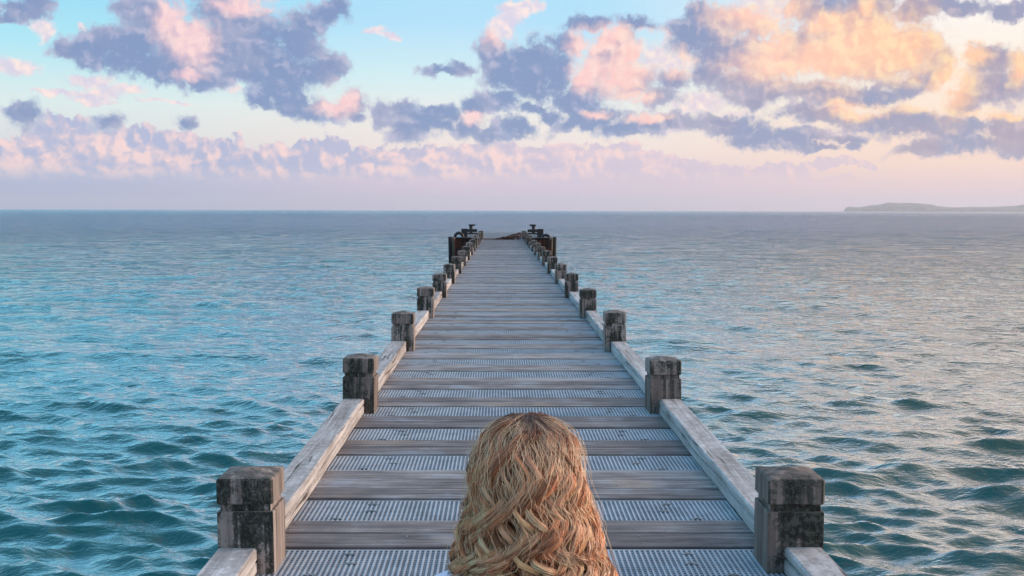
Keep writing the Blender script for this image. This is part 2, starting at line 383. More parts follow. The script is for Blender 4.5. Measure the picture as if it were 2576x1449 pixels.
def water_mat():
    m, b = mat('sea_water'); N = S.nt.nodes; L = S.nt.links
    geo = N.new('ShaderNodeNewGeometry'); pos = S(geo.outputs['Position'])
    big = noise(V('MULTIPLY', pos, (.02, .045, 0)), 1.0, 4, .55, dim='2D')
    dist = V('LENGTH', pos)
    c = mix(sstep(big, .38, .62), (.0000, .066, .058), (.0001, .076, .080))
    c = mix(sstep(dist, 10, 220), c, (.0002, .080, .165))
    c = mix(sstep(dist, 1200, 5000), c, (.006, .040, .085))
    n0 = noise(V('MULTIPLY', pos, (1.0, 1.7, 0)), 11, 2, .6, dim='2D')
    n1 = noise(V('MULTIPLY', pos, (1.0, 2.2, 0)), 3.2, 4, .62, .3, dim='2D')
    n2 = noise(V('MULTIPLY', pos, (.5, 1.3, 0)), .9, 5, .68, .4, dim='2D')
    n3 = noise(V('MULTIPLY', pos, (.10, .30, 0)), .8, 5, .6, .3, dim='2D')
    h = n0 * .0035 + n1 * sstep(dist, 8, 60, .019, .085, 'LINEAR') + n2 * sstep(dist, 10, 150, .02, .66, 'LINEAR') + n3 * sstep(dist, 60, 600, 0, 3.2, 'LINEAR')
    bn = N.new('ShaderNodeBump'); bn.inputs['Strength'].default_value = 1; bn.inputs['Distance'].default_value = 1; L.new(h.k, bn.inputs['Height'])
    N.remove(b)
    df = N.new('ShaderNodeBsdfDiffuse'); gl = N.new('ShaderNodeBsdfGlossy'); fr = N.new('ShaderNodeFresnel'); fr.inputs[0].default_value = 1.34
    for q in (df, gl, fr): L.new(bn.outputs[0], q.inputs['Normal'])
    L.new(c.k, df.inputs['Color']); gl.inputs['Color'].default_value = (1, 1, 1, 1); L.new(sstep(dist, 60, 900, .02, .22).k, gl.inputs['Roughness'])
    fr_s = S(fr.outputs[0])
    f = S._m('MINIMUM', S._m('POWER', fr_s, 1.4) * 6.0, .77)
    mx = N.new('ShaderNodeMixShader'); L.new(f.k, mx.inputs[0]); L.new(df.outputs[0], mx.inputs[1]); L.new(gl.outputs[0], mx.inputs[2])
    L.new(mx.outputs[0], N['Material Output'].inputs[0])
    return m
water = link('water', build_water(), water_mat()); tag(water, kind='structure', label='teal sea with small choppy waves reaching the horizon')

# ------------------------------------------------------------------ far headland
def headland():
    dist = 12000.0
    prof = [(2122, 0), (2124, 5), (2130, 11), (2136, 14), (2150, 12), (2172, 13), (2190, 18), (2210, 19), (2236, 26), (2262, 24), (2290, 25), (2320, 23), (2345, 20), (2360, 16), (2385, 13), (2410, 12.5), (2450, 14), (2490, 14), (2530, 16), (2555, 17), (2580, 22), (2640, 30), (2720, 34), (2800, 22), (2900, 0)]
    bm = bmesh.new(); g = random.Random(3)
    fr, tp, bk = [], [], []
    xs = np.arange(2122, 2900, 4.0)
    for X in xs:
        Hh = np.interp(X, [p[0] for p in prof], [p[1] for p in prof])
        x = (X - 1260) / FPX * dist + CAM.x
        z = max(0, Hh * .92 / FPX * dist + g.uniform(-1, 1)) + WZ
        row = []
        for k, (dy, f) in enumerate(((0, 0), (25, .42), (90, .72), (220, .93), (420, 1.0), (900, .5), (1500, 0))):
            row.append(bm.verts.new((x * (1 + dy / dist), dist + dy + (g.uniform(-14, 14) if k else 0), WZ - 1 + (z - WZ + 1) * f * (1 + g.uniform(-.05, .05) * (k not in (0, 4))))))
        fr.append(row)
    for a, b_ in zip(fr, fr[1:]):
        for k in range(6): bm.faces.new((a[k], b_[k], b_[k + 1], a[k + 1]))
    return finish(bm, 'headland', True)
mh, bh = mat('headland_scrub'); pos = S(S.nt.nodes.new('ShaderNodeNewGeometry').outputs['Position'])
setc(bh, mix(sstep(noise(pos, .01, 5, .6), .4, .6), (.06, .08, .05), (.16, .14, .11))); bh.inputs['Roughness'].default_value = .95
hl = link('hills', headland(), mh); tag(hl, kind='structure', label='low hazy headland on the horizon at the right')

# ------------------------------------------------------------------ pier
HALF = 0.820          # inner faces of the posts
PW = 0.186            # post side
D1, SP, NP = 3.42, 2.76, 16
pier = tag(empty('pier', (0.008, 0, 0)), 'long narrow weathered timber pier with alternating planks and grey gratings, square posts along both sides', 'pier')
XE = HALF + .055      # inner face of the side beams
XO = HALF + PW        # outer faces
def plank_mesh(w):
    bm = bmesh.new(); add_box(bm, -XO + .01, XO - .01, -w / 2, w / 2, -.045, 0, .004, 2)
    nb = len(bm.faces)
    for sx in (-.86, -.42, .02, .44, .86):
        for sy in (-.04, .04): add_cyl(bm, sx + (.004 if sy > 0 else 0), sy, -.002, .0012, .005, n=8)
    bm.faces.ensure_lookup_table()
    for f in bm.faces[nb:]: f.material_index = 1
    me = finish(bm, 'plank'); me.materials.append(M['plank']); me.materials.append(M['clip']); return me
PL = [plank_mesh(.152), plank_mesh(.149), plank_mesh(.154)]
def grating_mesh(L):
    bm = bmesh.new(); p = .0185
    n = int((XO * 2 - .04) / p); x0 = -n * p / 2
    for i in range(n + 1):
        x = x0 + i * p; add_box(bm, x - .0034, x + .0034, -L / 2, L / 2, -.030, 0)
    m_ = int(round(L / p)); q = L / m_
    for j in range(m_ + 1):
        y = -L / 2 + j * q
        w = .0028 if 0 < j < m_ else .0045
        add_box(bm, x0 - .003, x0 + n * p + .003, y - w, y + w, -.0285, -.0035 if 0 < j < m_ else -.0008)
    return finish(bm, 'grating')
GM = grating_mesh(.285)
def clip_mesh():
    bm = bmesh.new()
    add_cyl(bm, 0, 0, .000, .005, .005, n=10, bev=.0015)
    add_box(bm, -.020, .020, -.006, .006, -.001, .0025, .001, 1)
    pass
    return finish(bm, 'clip')
CLM = clip_mesh()
END = 43.6
y = -1.2; pattern = [2, 2, 2, 2, 2, 2, 2, 3, 2, 2, 2, 3, 2, 2]
gap_list = []
# gaps that separate a grating from the planks beyond it, measured: 3.746 4.398 5.205 ...
units = []
yy = 3.68; 
back = yy
while back > -1.5: back -= .640; units.append((back, 2))
units.reverse()
seq = [2, 3, 2, 2, 2, 3, 2, 2]
k = 0
while yy < END:
    n = seq[k % len(seq)]; units.append((yy, n)); yy += n * .1615 + .315; k += 1
planks, grats = [], []
for (u, n) in units:
    for j in range(n): planks.append(u + .012 + .0805 + j * .1615)
    grats.append(u + .012 + n * .1615 + .1475)
vis = [p for p in planks if p > -1.0 and p < END]
rest = bmesh.new(); cnt = 0
for p in vis:
    if p < 2.2 or cnt >= 99:
        add_box(rest, -XO + .01, XO - .01, p - .076, p + .076, -.045, random.uniform(-.001, .001)); continue
    cnt += 1
    o = link('plank', PL[cnt % 3], M['plank'], pier, (random.uniform(-.006, .006), p, random.uniform(-.0025, .0015)))
    o.rotation_euler = (random.uniform(-.006, .006), random.uniform(-.0008, .0008), random.uniform(-.0016, .0016))
    if p < 14:
        pass
ro = link('plank', finish(rest, 'far_planks'), M['plank'], pier); ro['kind'] = 'stuff'
for gy in grats:
    if gy < -1 or gy > END - .2: continue
    o = link('grating_panel', GM, M['grating'], pier, (0, gy, -.004 + random.uniform(-.001, .001)))
    if 1.8 < gy < 13:
        for s in (-1, 1):
            for (cx, cy) in ((.60, .09), (.585, -.01), (.70, -.118)):
                link('clip', CLM, M['clip'], o, (s * cx + random.uniform(-.012, .012), cy + random.uniform(-.006, .006), 0))
# long bearers and cross heads under the deck
bm = bmesh.new()
for x in (-.70, -.25, .25, .70): add_box(bm, x - .05, x + .05, -1.3, END, -.27, -.048)
for i in range(-1, NP):
    yq = D1 + i * SP + PW / 2; add_box(bm, -XO - .12, XO + .12, yq - .13, yq + .13, -.50, -.272)
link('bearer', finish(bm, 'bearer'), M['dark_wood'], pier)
def pile_mesh():
    bm = bmesh.new(); add_cyl(bm, 0, 0, -3.6, -.502, .15, .14, n=20); return finish(bm, 'pile', False)
PM = pile_mesh()
for i in range(-1, NP):
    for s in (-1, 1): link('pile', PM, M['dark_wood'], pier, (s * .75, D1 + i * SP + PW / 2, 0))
# posts with pyramid caps
def post_shaft(seed):
    bm = bmesh.new(); w = PW / 2
    add_box(bm, -w, w, -w, w, -.49, .207, .006, 2)
    add_box(bm, -w + .011, w - .011, -w + .011, w - .011, .2055, .231)
    return finish(bm, 'post')
def post_cap():
    bm = bmesh.new(); w = PW / 2; b = .005
    rings = [(.2305, w - .004), (.235, w), (.311, w), (.3165, w - .004)]
    vs = []
    for z, r in rings:
        c = .006
        pts = [(-r + c, -r), (r - c, -r), (r, -r + c), (r, r - c), (r - c, r), (-r + c, r), (-r, r - c), (-r, -r + c)]
        vs.append([bm.verts.new((px, py, z)) for px, py in pts])
    for a, b_ in zip(vs, vs[1:]):
        for i in range(8): bm.faces.new((a[i], a[(i + 1) % 8], b_[(i + 1) % 8], b_[i]))
    bm.faces.new(list(reversed(vs[0])))
    top = bm.verts.new((0, 0, .337))
    for i in range(8): bm.faces.new((vs[-1][i], vs[-1][(i + 1) % 8], top))
    return finish(bm, 'cap')
SH, CP = post_shaft(0), post_cap()
for i in range(-1, NP):
    for s in (-1, 1):
        x = s * (HALF + PW / 2) + random.uniform(-.004, .004); yq = D1 + i * SP + PW / 2
        o = link('post', SH, M['post'], pier, (x, yq, random.uniform(-.006, .006)))
        o.rotation_euler = (random.uniform(-.014, .014), random.uniform(-.014, .014), random.uniform(-.04, .04) if i else 0)
        o.scale = (random.uniform(.985, 1.03), random.uniform(.98, 1.03), random.uniform(.97, 1.03) if i else 1)
        link('post_cap', CP, M['post'], o)
# side beams lying between the posts
def beam_mesh(L, seed):
    g = np.random.default_rng(seed); bm = bmesh.new()
    n = 40; w0, w1 = 0, .128
    prof = [(w1, .0), (w1, .078), (w1 - .006, .084), (.007, .084), (.0, .077), (.0, .052), (.006, .045), (.001, .038), (.0, .0)]
    rows = []
    ph = g.uniform(0, 6, 4)
    for i in range(n + 1):
        t = i / n; yv = t * L
        wv = .004 * math.sin(t * 5 + ph[0]) + .0025 * math.sin(t * 17 + ph[1])
        deep = .010 * max(0, math.sin(t * 6.5 + ph[2])) + .003
        row = []
        for q, (px, pz) in enumerate(prof):
            ox = 0
            if q in (6,): ox = deep; 
            row.append(bm.verts.new((px + ox + (wv if 3 <= q else 0) * .6, yv, pz + (wv * 1.6 if q in (5, 6, 7) else wv * .3 if pz > .07 else 0))))
        rows.append(row)
    m_ = len(prof)
    for a, b_ in zip(rows, rows[1:]):
        for i in range(m_): bm.faces.new((a[i], a[(i + 1) % m_], b_[(i + 1) % m_], b_[i]))
    bm.faces.new(rows[0]); bm.faces.new(list(reversed(rows[-1])))
    bmesh.ops.recalc_face_normals(bm, faces=bm.faces[:])
    return finish(bm, 'beam')
BMs = [beam_mesh(SP - PW - .004, s) for s in (1, 2, 3)]
for i in range(-1, NP - 1):
    for s in (-1, 1):
        o = link('side_beam', BMs[(i + (s > 0)) % 3], M['beam'], pier, (s * XE, D1 + i * SP + PW + .002, .001))
        if s < 0: o.scale = (-1, 1, 1)

# ------------------------------------------------------------------ T-head platform at the far end
plat = tag(empty('landing_platform', (0, 50, 0)), 'grey landing platform with rusty steel sides at the far end of the pier', 'platform')
bm = bmesh.new(); add_box(bm, -1.92, 1.92, -6.3, 7.0, -.22, -.01, .02)
link('slab', finish(bm), M['slab'], plat)
for s in (-1, 1):
    bm = bmesh.new(); add_box(bm, min(s * 1.08, s * 1.95), max(s * 1.08, s * 1.95), -6.45, -6.31, -2.2, .03, .01)
    for q in range(5): add_box(bm, s * (1.18 + q * .175) - .03, s * (1.2 + q * .2) + .03, -6.52, -6.452, -2.15, .0, .008)
    link('steel_side', finish(bm), M['rust'], plat)
    bm = bmesh.new(); add_box(bm, min(s * 1.06, s * 1.95), max(s * 1.06, s * 1.95), -6.56, -6.28, .032, .085, .01)
    link('edge_cap', finish(bm), M['black'], plat)
    bm = bmesh.new()
    for yy_ in (-5, 0, 5): add_cyl(bm, s * 1.6, yy_, -4, -.222, .2, n=18)
    link('support_column', finish(bm), M['dark_wood'], plat)
def side_text(s): return 'left' if s < 0 else 'right'
for s in (-1, 1):
    # pale concrete block carrying a black iron bollard with an inward horn
    bk_ = tag(empty('mooring_block', (s * 1.41, 46.6, -.01)), 'pale concrete mooring block with black lid at the %s side of the platform' % side_text(s), 'mooring block', 'mooring blocks on the platform')
    bm = bmesh.new(); add_box(bm, -.36, .36, -.25, .25, 0, .175, .015); link('block', finish(bm), M['concrete'], bk_)
    bm = bmesh.new(); add_box(bm, -.34, .34, -.28, .28, .177, .22, .01); link('lid', finish(bm), M['black'], bk_)
    hb = tag(empty('mooring_bollard', (s * 1.38, 46.6, .21)), 'black iron bollard with a horn pointing inward on the %s concrete block' % side_text(s), 'bollard', 'iron bollards on the platform')
    bm = bmesh.new(); add_cyl(bm, 0, 0, 0, .31, .085, .075, n=16); link('stem', finish(bm, smooth=False), M['black'], hb)
    bm = bmesh.new()
    vs = [(.10 * s, -.08, .28), (.10 * s, -.08, .37), (-.16 * s, -.08, .37), (-.22 * s, -.08, .35), (-.16 * s, -.08, .31), (-.06 * s, -.08, .28)]
    a = [bm.verts.new(v) for v in vs]; b_ = [bm.verts.new((v[0], .08, v[2])) for v in vs]
    bm.faces.new(a); bm.faces.new(list(reversed(b_)))
    for i in range(6): bm.faces.new((a[i], b_[i], b_[(i + 1) % 6], a[(i + 1) % 6]))
    bmesh.ops.recalc_face_normals(bm, faces=bm.faces[:]); bmesh.ops.bevel(bm, geom=bm.edges[:], offset=.008, segments=1, affect='EDGES')
    link('horn', finish(bm), M['black'], hb)
    # square black frame behind
    fr_ = tag(empty('mooring_dolphin', (s * 1.64, 45.6, 0)), 'square black timber frame standing beside the %s mooring block' % side_text(s), 'mooring frame', 'black timber frames')
    bm = bmesh.new(); add_box(bm, -.13, .13, -.12, .12, -3.6, .40, .012); link('upright', finish(bm), M['black'], fr_)
    bm = bmesh.new(); add_box(bm, min(-s * .13, -s * .55), max(-s * .13, -s * .55), -.10, .10, .26, .385, .012); link('arm', finish(bm), M['black'], fr_)
    # fender piles at the outer corner
    for q, (dx_, dy_, r_, top, mt, txt) in enumerate(((2.16, 44.6, .085, .08, 'dark_wood', 'dark tarred outermost timber pile at the %s corner of the platform'), (2.03, 44.8, .075, .06, 'pale_wood', 'pale bare timber pile beside the tarred one at the %s corner of the platform'))):
        p_ = bmesh.new(); add_cyl(p_, 0, 0, -3.6, top, r_, r_ * .95, n=16, lean=(s * .05, 0), bev=.012)
        o = link('fender_pile', finish(p_), M[mt], None, (s * dx_, dy_, 0)); tag(o, txt % side_text(s), 'pile', 'fender piles at the platform corners')
# old tyre fenders
def tyre(r, t):
    bm = bmesh.new(); n, m_ = 28, 12; rows = []
    for i in range(n):
        a = i * 2 * math.pi / n
        rows.append([bm.verts.new(((r + t * math.cos(b * 2 * math.pi / m_)) * math.cos(a), t * 1.1 * math.sin(b * 2 * math.pi / m_), (r + t * math.cos(b * 2 * math.pi / m_)) * math.sin(a))) for b in range(m_)])
    for i in range(n):
        for b in range(m_): bm.faces.new((rows[i][b], rows[(i + 1) % n][b], rows[(i + 1) % n][(b + 1) % m_], rows[i][(b + 1) % m_]))
    return finish(bm, 'tyre', True)
ty = tyre(.165, .065)
for s, z, txt in ((-1, .06, 'dark round tyre fender standing on the left end of the platform'), (1, -.02, 'dark round tyre fender standing on the right end of the platform')):
    o = link('tyre_fender', ty, M['black'], None, (s * 1.86, 45.15, z)); tag(o, txt, 'tyre', 'tyre fenders')
# heap of brown seaweed on the deck end
def weed():
    g = random.Random(4); bm = bmesh.new()
    for i in range(420):
        t = g.random(); x = -.80 + 1.6 * t
        hmax = .012 + .30 * max(0, t - .35) / .65
        if t < .35 and g.random() < .6: continue
        c = Vector((x, g.uniform(-.25, .25), g.uniform(0, hmax)))
        for q in range(3):
            a = g.uniform(0, 6.28); l = g.uniform(.04, .11); w = g.uniform(.008, .02)
            d = Vector((math.cos(a) * l, math.sin(a) * l * .6, g.uniform(-.02, .035))); p = Vector((-math.sin(a) * w, math.cos(a) * w, .004))
            v = [c - p, c + p, c + d + p * .6, c + d - p * .6]
            for vv in v: vv.z = max(vv.z, .003)
            u = Vector((0, 0, .006))
            f = [bm.verts.new(vv) for vv in v] + [bm.verts.new(vv + u) for vv in v]
            for idx in ((3, 2, 1, 0), (4, 5, 6, 7), (0, 1, 5, 4), (1, 2, 6, 5), (2, 3, 7, 6), (3, 0, 4, 7)): bm.faces.new([f[k] for k in idx])
    return finish(bm, 'seaweed')
M['weed'] = plain('dried_seaweed', (.13, .035, .02), (.04, .018, .014), .9, sc=12)
tag(link('seaweed', weed(), M['weed'], None, (0, 43.35, 0)), 'heap of reddish brown seaweed thicker to the right across the far end of the deck', 'seaweed', None, 'stuff')

# ------------------------------------------------------------------ person sitting on the deck, seen from behind
PX, PY = -0.01, 2.0        # head axis
def skin_piece(chain, subs=1):
    """chain: list of (name, parent, co, radius) -> evaluated skinned mesh"""
    me = bpy.data.meshes.new('sk'); idx = {}; vs, es, rr = [], [], []
    for (n, p, c, r) in chain:
        idx[n] = len(vs); vs.append(c); rr.append(r)
        if p: es.append((idx[p], idx[n]))
    me.from_pydata(vs, es, [])
    o = bpy.data.objects.new('sk', me); COL.objects.link(o)
    sk = o.modifiers.new('s', 'SKIN'); sk.use_smooth_shade = True
    ss = o.modifiers.new('u', 'SUBSURF'); ss.levels = ss.render_levels = subs
    for i, v in enumerate(me.skin_vertices[0].data):
        r = rr[i]; v.radius = (r, r) if not isinstance(r, tuple) else r
        v.use_root = (i == 0)
    return o
def evaluate(o):
    dg = bpy.context.evaluated_depsgraph_get(); dg.update()
    me = bpy.data.meshes.new_from_object(o.evaluated_get(dg)); return me
def remesh(meshes, voxel, name, smooth=4):
    bm = bmesh.new()
    for me in meshes: bm.from_mesh(me)
    me = bpy.data.meshes.new(name); bm.to_mesh(me); bm.free()
    o = bpy.data.objects.new('rm', me); COL.objects.link(o)
    r = o.modifiers.new('r', 'REMESH'); r.mode = 'VOXEL'; r.voxel_size = voxel; r.use_smooth_shade = True
    if smooth:
        q = o.modifiers.new('q', 'SMOOTH'); q.iterations = smooth; q.factor = .5
    out = evaluate(o); out.name = name; bpy.data.objects.remove(o); 
    for p in out.polygons: p.use_smooth = True
    return out
def mirror(ch): return [(n, p, (-c[0], c[1], c[2]), r) for (n, p, c, r) in ch]
HZ = .675                       # height of the head centre above the deck
# body frame: x right, y ahead (sea), z up, origin on the deck under the pelvis
torso = [('pel', None, (0, 0, .12), (.15, .12)), ('w1', 'pel', (0, .01, .22), (.125, .095)), ('ch', 'w1', (0, .0, .34), (.135, .10)), ('up', 'ch', (0, -.01, .44), (.13, .085)), ('nb', 'up', (0, -.005, .50), (.055, .055)), ('nk', 'nb', (0, .01, .56), (.047, .05)), ('hd', 'nk', (0, .02, .62), (.05, .055))]
def arm():
    return [('s0', None, (.05, -.01, .475), .055), ('sh', 's0', (.165, -.005, .465), .05), ('ua', 'sh', (.205, .02, .36), .040), ('el', 'ua', (.235, .06, .255), .034), ('fa', 'el', (.20, .17, .215), .030), ('wr', 'fa', (.15, .285, .20), .021), ('pm', 'wr', (.125, .335, .195), (.030, .016)), ('p2', 'pm', (.11, .365, .19), (.032, .013))]
def fingers():
    out = []
    base = [(.134, .372, .19), (.119, .382, .191), (.102, .384, .191), (.087, .378, .189)]
    ln = [.058, .070, .075, .066]
    for k, (bx, by, bz) in enumerate(base):
        d = Vector((-.45 + .08 * k, .85, -.12)).normalized(); L = ln[k]; p = Vector((bx, by - .02, bz))
        ch = [('a', None, tuple(p), .0095)]; q = p
        for j, (f, drop) in enumerate(((.45, -.05), (.30, -.35), (.25, -.65))):
            q = q + (d + Vector((0, 0, drop))).normalized() * (L * f + (.02 if j == 0 else 0)); ch.append((str(j), ch[-1][0], tuple(q), .0088 - .0008 * j))
        out.append(ch)
    out.append([('a', None, (.135, .325, .195), .012), ('b', 'a', (.098, .338, .207), .0105), ('c', 'b', (.078, .358, .208), .009), ('d', 'c', (.066, .378, .203), .0078)])
    return out
def leg():
    return [('h', None, (.05, .0, .11), .09), ('t1', 'h', (.15, .12, .12), .082), ('t2', 't1', (.25, .23, .13), .066), ('kn', 't2', (.32, .31, .125), .052), ('c1', 'kn', (.22, .36, .085), .048), ('c2', 'c1', (.08, .38, .065), .038), ('an', 'c2', (-.03, .38, .055), .030), ('he', 'an', (-.07, .365, .05), .033), ('ft', 'he', (-.12, .41, .04), .028), ('to', 'ft', (-.15, .455, .032), .022)]
legR = leg(); legL = [(n, p, (c[0], c[1] - (.065 if n in ('c1', 'c2', 'an', 'he', 'ft', 'to') else 0), c[2] + (.0 if n != 'c2' else .0)), r) for n, p, c, r in mirror(leg())]
# head: a shaped ellipsoid with brow, nose, lips, chin and ears
def head_mesh():
    bm = bmesh.new(); bmesh.ops.create_uvsphere(bm, u_segments=64, v_segments=48, radius=1)
    for v in bm.verts:
        x, y, z = v.co
        X, Y, Z = x * .074, y * .092, z * .112
        if z < 0: X *= 1 - .30 * min(1, -z) ** 1.3; Y *= 1 - .12 * (-z) if y > 0 else 1 - .28 * (-z)
        if y > .2:
            nose = math.exp(-(x / .15) ** 2) * max(0, math.exp(-((z + .16) / .17) ** 2)); Y += .024 * nose
            brow = math.exp(-((z - .18) / .10) ** 2) * math.exp(-(x / .6) ** 2); Y += .004 * brow
            for s in (-1, 1): Y -= .010 * math.exp(-((x - s * .40) / .17) ** 2 - ((z - .03) / .11) ** 2)
            lips = math.exp(-(x / .24) ** 2) * (math.exp(-((z + .50) / .045) ** 2) + math.exp(-((z + .60) / .045) ** 2)); Y += .006 * lips
            Y += .010 * math.exp(-(x / .3) ** 2 - ((z + .86) / .13) ** 2)
        v.co = (X, Y, Z)
    for s in (-1, 1):
        t = bmesh.new(); bmesh.ops.create_uvsphere(t, u_segments=16, v_segments=12, radius=1)
        for v in t.verts: v.co = (s * .077 + v.co.x * .009, -.004 + v.co.y * .017 + v.co.z * -.004, -.005 + v.co.z * .031)
        me = bpy.data.meshes.new('t'); t.to_mesh(me); t.free(); bm.from_mesh(me)
    for v in bm.verts: v.co += Vector((0, .018, HZ))
    return finish(bm, 'head', True)
objs = [skin_piece(torso), skin_piece(arm()), skin_piece(mirror(arm())), skin_piece(legR), skin_piece(legL)]
for f in fingers(): objs += [skin_piece(f), skin_piece(mirror(f))]
ms = [evaluate(o) for o in objs] + [head_mesh()]
for o in objs: bpy.data.objects.remove(o)
body = remesh(ms, .0045, 'body', 2)
ms_, bs = mat('skin'); co, rnd, nrm, oc = objco()
setc(bs, mix(sstep(noise(co, 30, 4, .6), .3, .7), (.62, .36, .26), (.52, .27, .19))); bs.inputs['Roughness'].default_value = .5
bs.inputs['Subsurface Weight'].default_value = .15; bs.inputs['Subsurface Radius'].default_value = (.01, .004, .002)
M['skin'] = ms_
person = link('person', body, ms_, None, (PX, PY - .02, 0))
tag(person, 'person with long curly blonde hair and pale lilac top facing the sea', 'person')
# clothes
def cloth_mat(name, c, c2):
    m, b = mat(name); co, rnd, nrm, oc = objco()
    n = noise(co, 14, 5, .6); w = noise(V('MULTIPLY', co, (1, 1, .4)), 160, 2, .5)
    setc(b, mix(sstep(n, .3, .7), c, c2)); b.inputs['Roughness'].default_value = .9
    b.inputs['Sheen Weight'].default_value = .2; bump(b, n * .8 + w * .12, .6, .01); return m
M['shirt'] = cloth_mat('lilac_cotton', (.74, .66, .80), (.66, .58, .72))
M['jeans'] = cloth_mat('blue_denim', (.07, .11, .19), (.11, .16, .26))
def grow(ch, d): return [(n, p, c, (r[0] + d, r[1] + d) if isinstance(r, tuple) else r + d) for n, p, c, r in ch]
t2 = grow(torso[:4], .016) + [('sh_', 'up', (0, -.008, .482), (.075, .06))]
a2 = grow(arm()[:3], .016); 
os_ = [skin_piece(t2), skin_piece(a2), skin_piece(mirror(a2))]
sm_ = remesh([evaluate(o) for o in os_], .006, 'shirt', 3)
for o in os_: bpy.data.objects.remove(o)
link('shirt', sm_, M['shirt'], person)
os_ = [skin_piece(grow([torso[0]] + [('w1', 'pel', (0, .01, .19), (.128, .10))], .012)), skin_piece(grow(legR[:6], .012)), skin_piece(grow(legL[:6], .012))]
tm = remesh([evaluate(o) for o in os_], .006, 'trousers', 3)
for o in os_: bpy.data.objects.remove(o)
link('trousers', tm, M['jeans'], person)
# eyes
for s in (-1, 1):
    bm = bmesh.new(); bmesh.ops.create_uvsphere(bm, u_segments=20, v_segments=14, radius=.0115)
    e = link('eye', finish(bm, 'eye', True), None, person, (s * .029, .018 + .077, HZ + .004)); e.data.materials.append(M['concrete'])

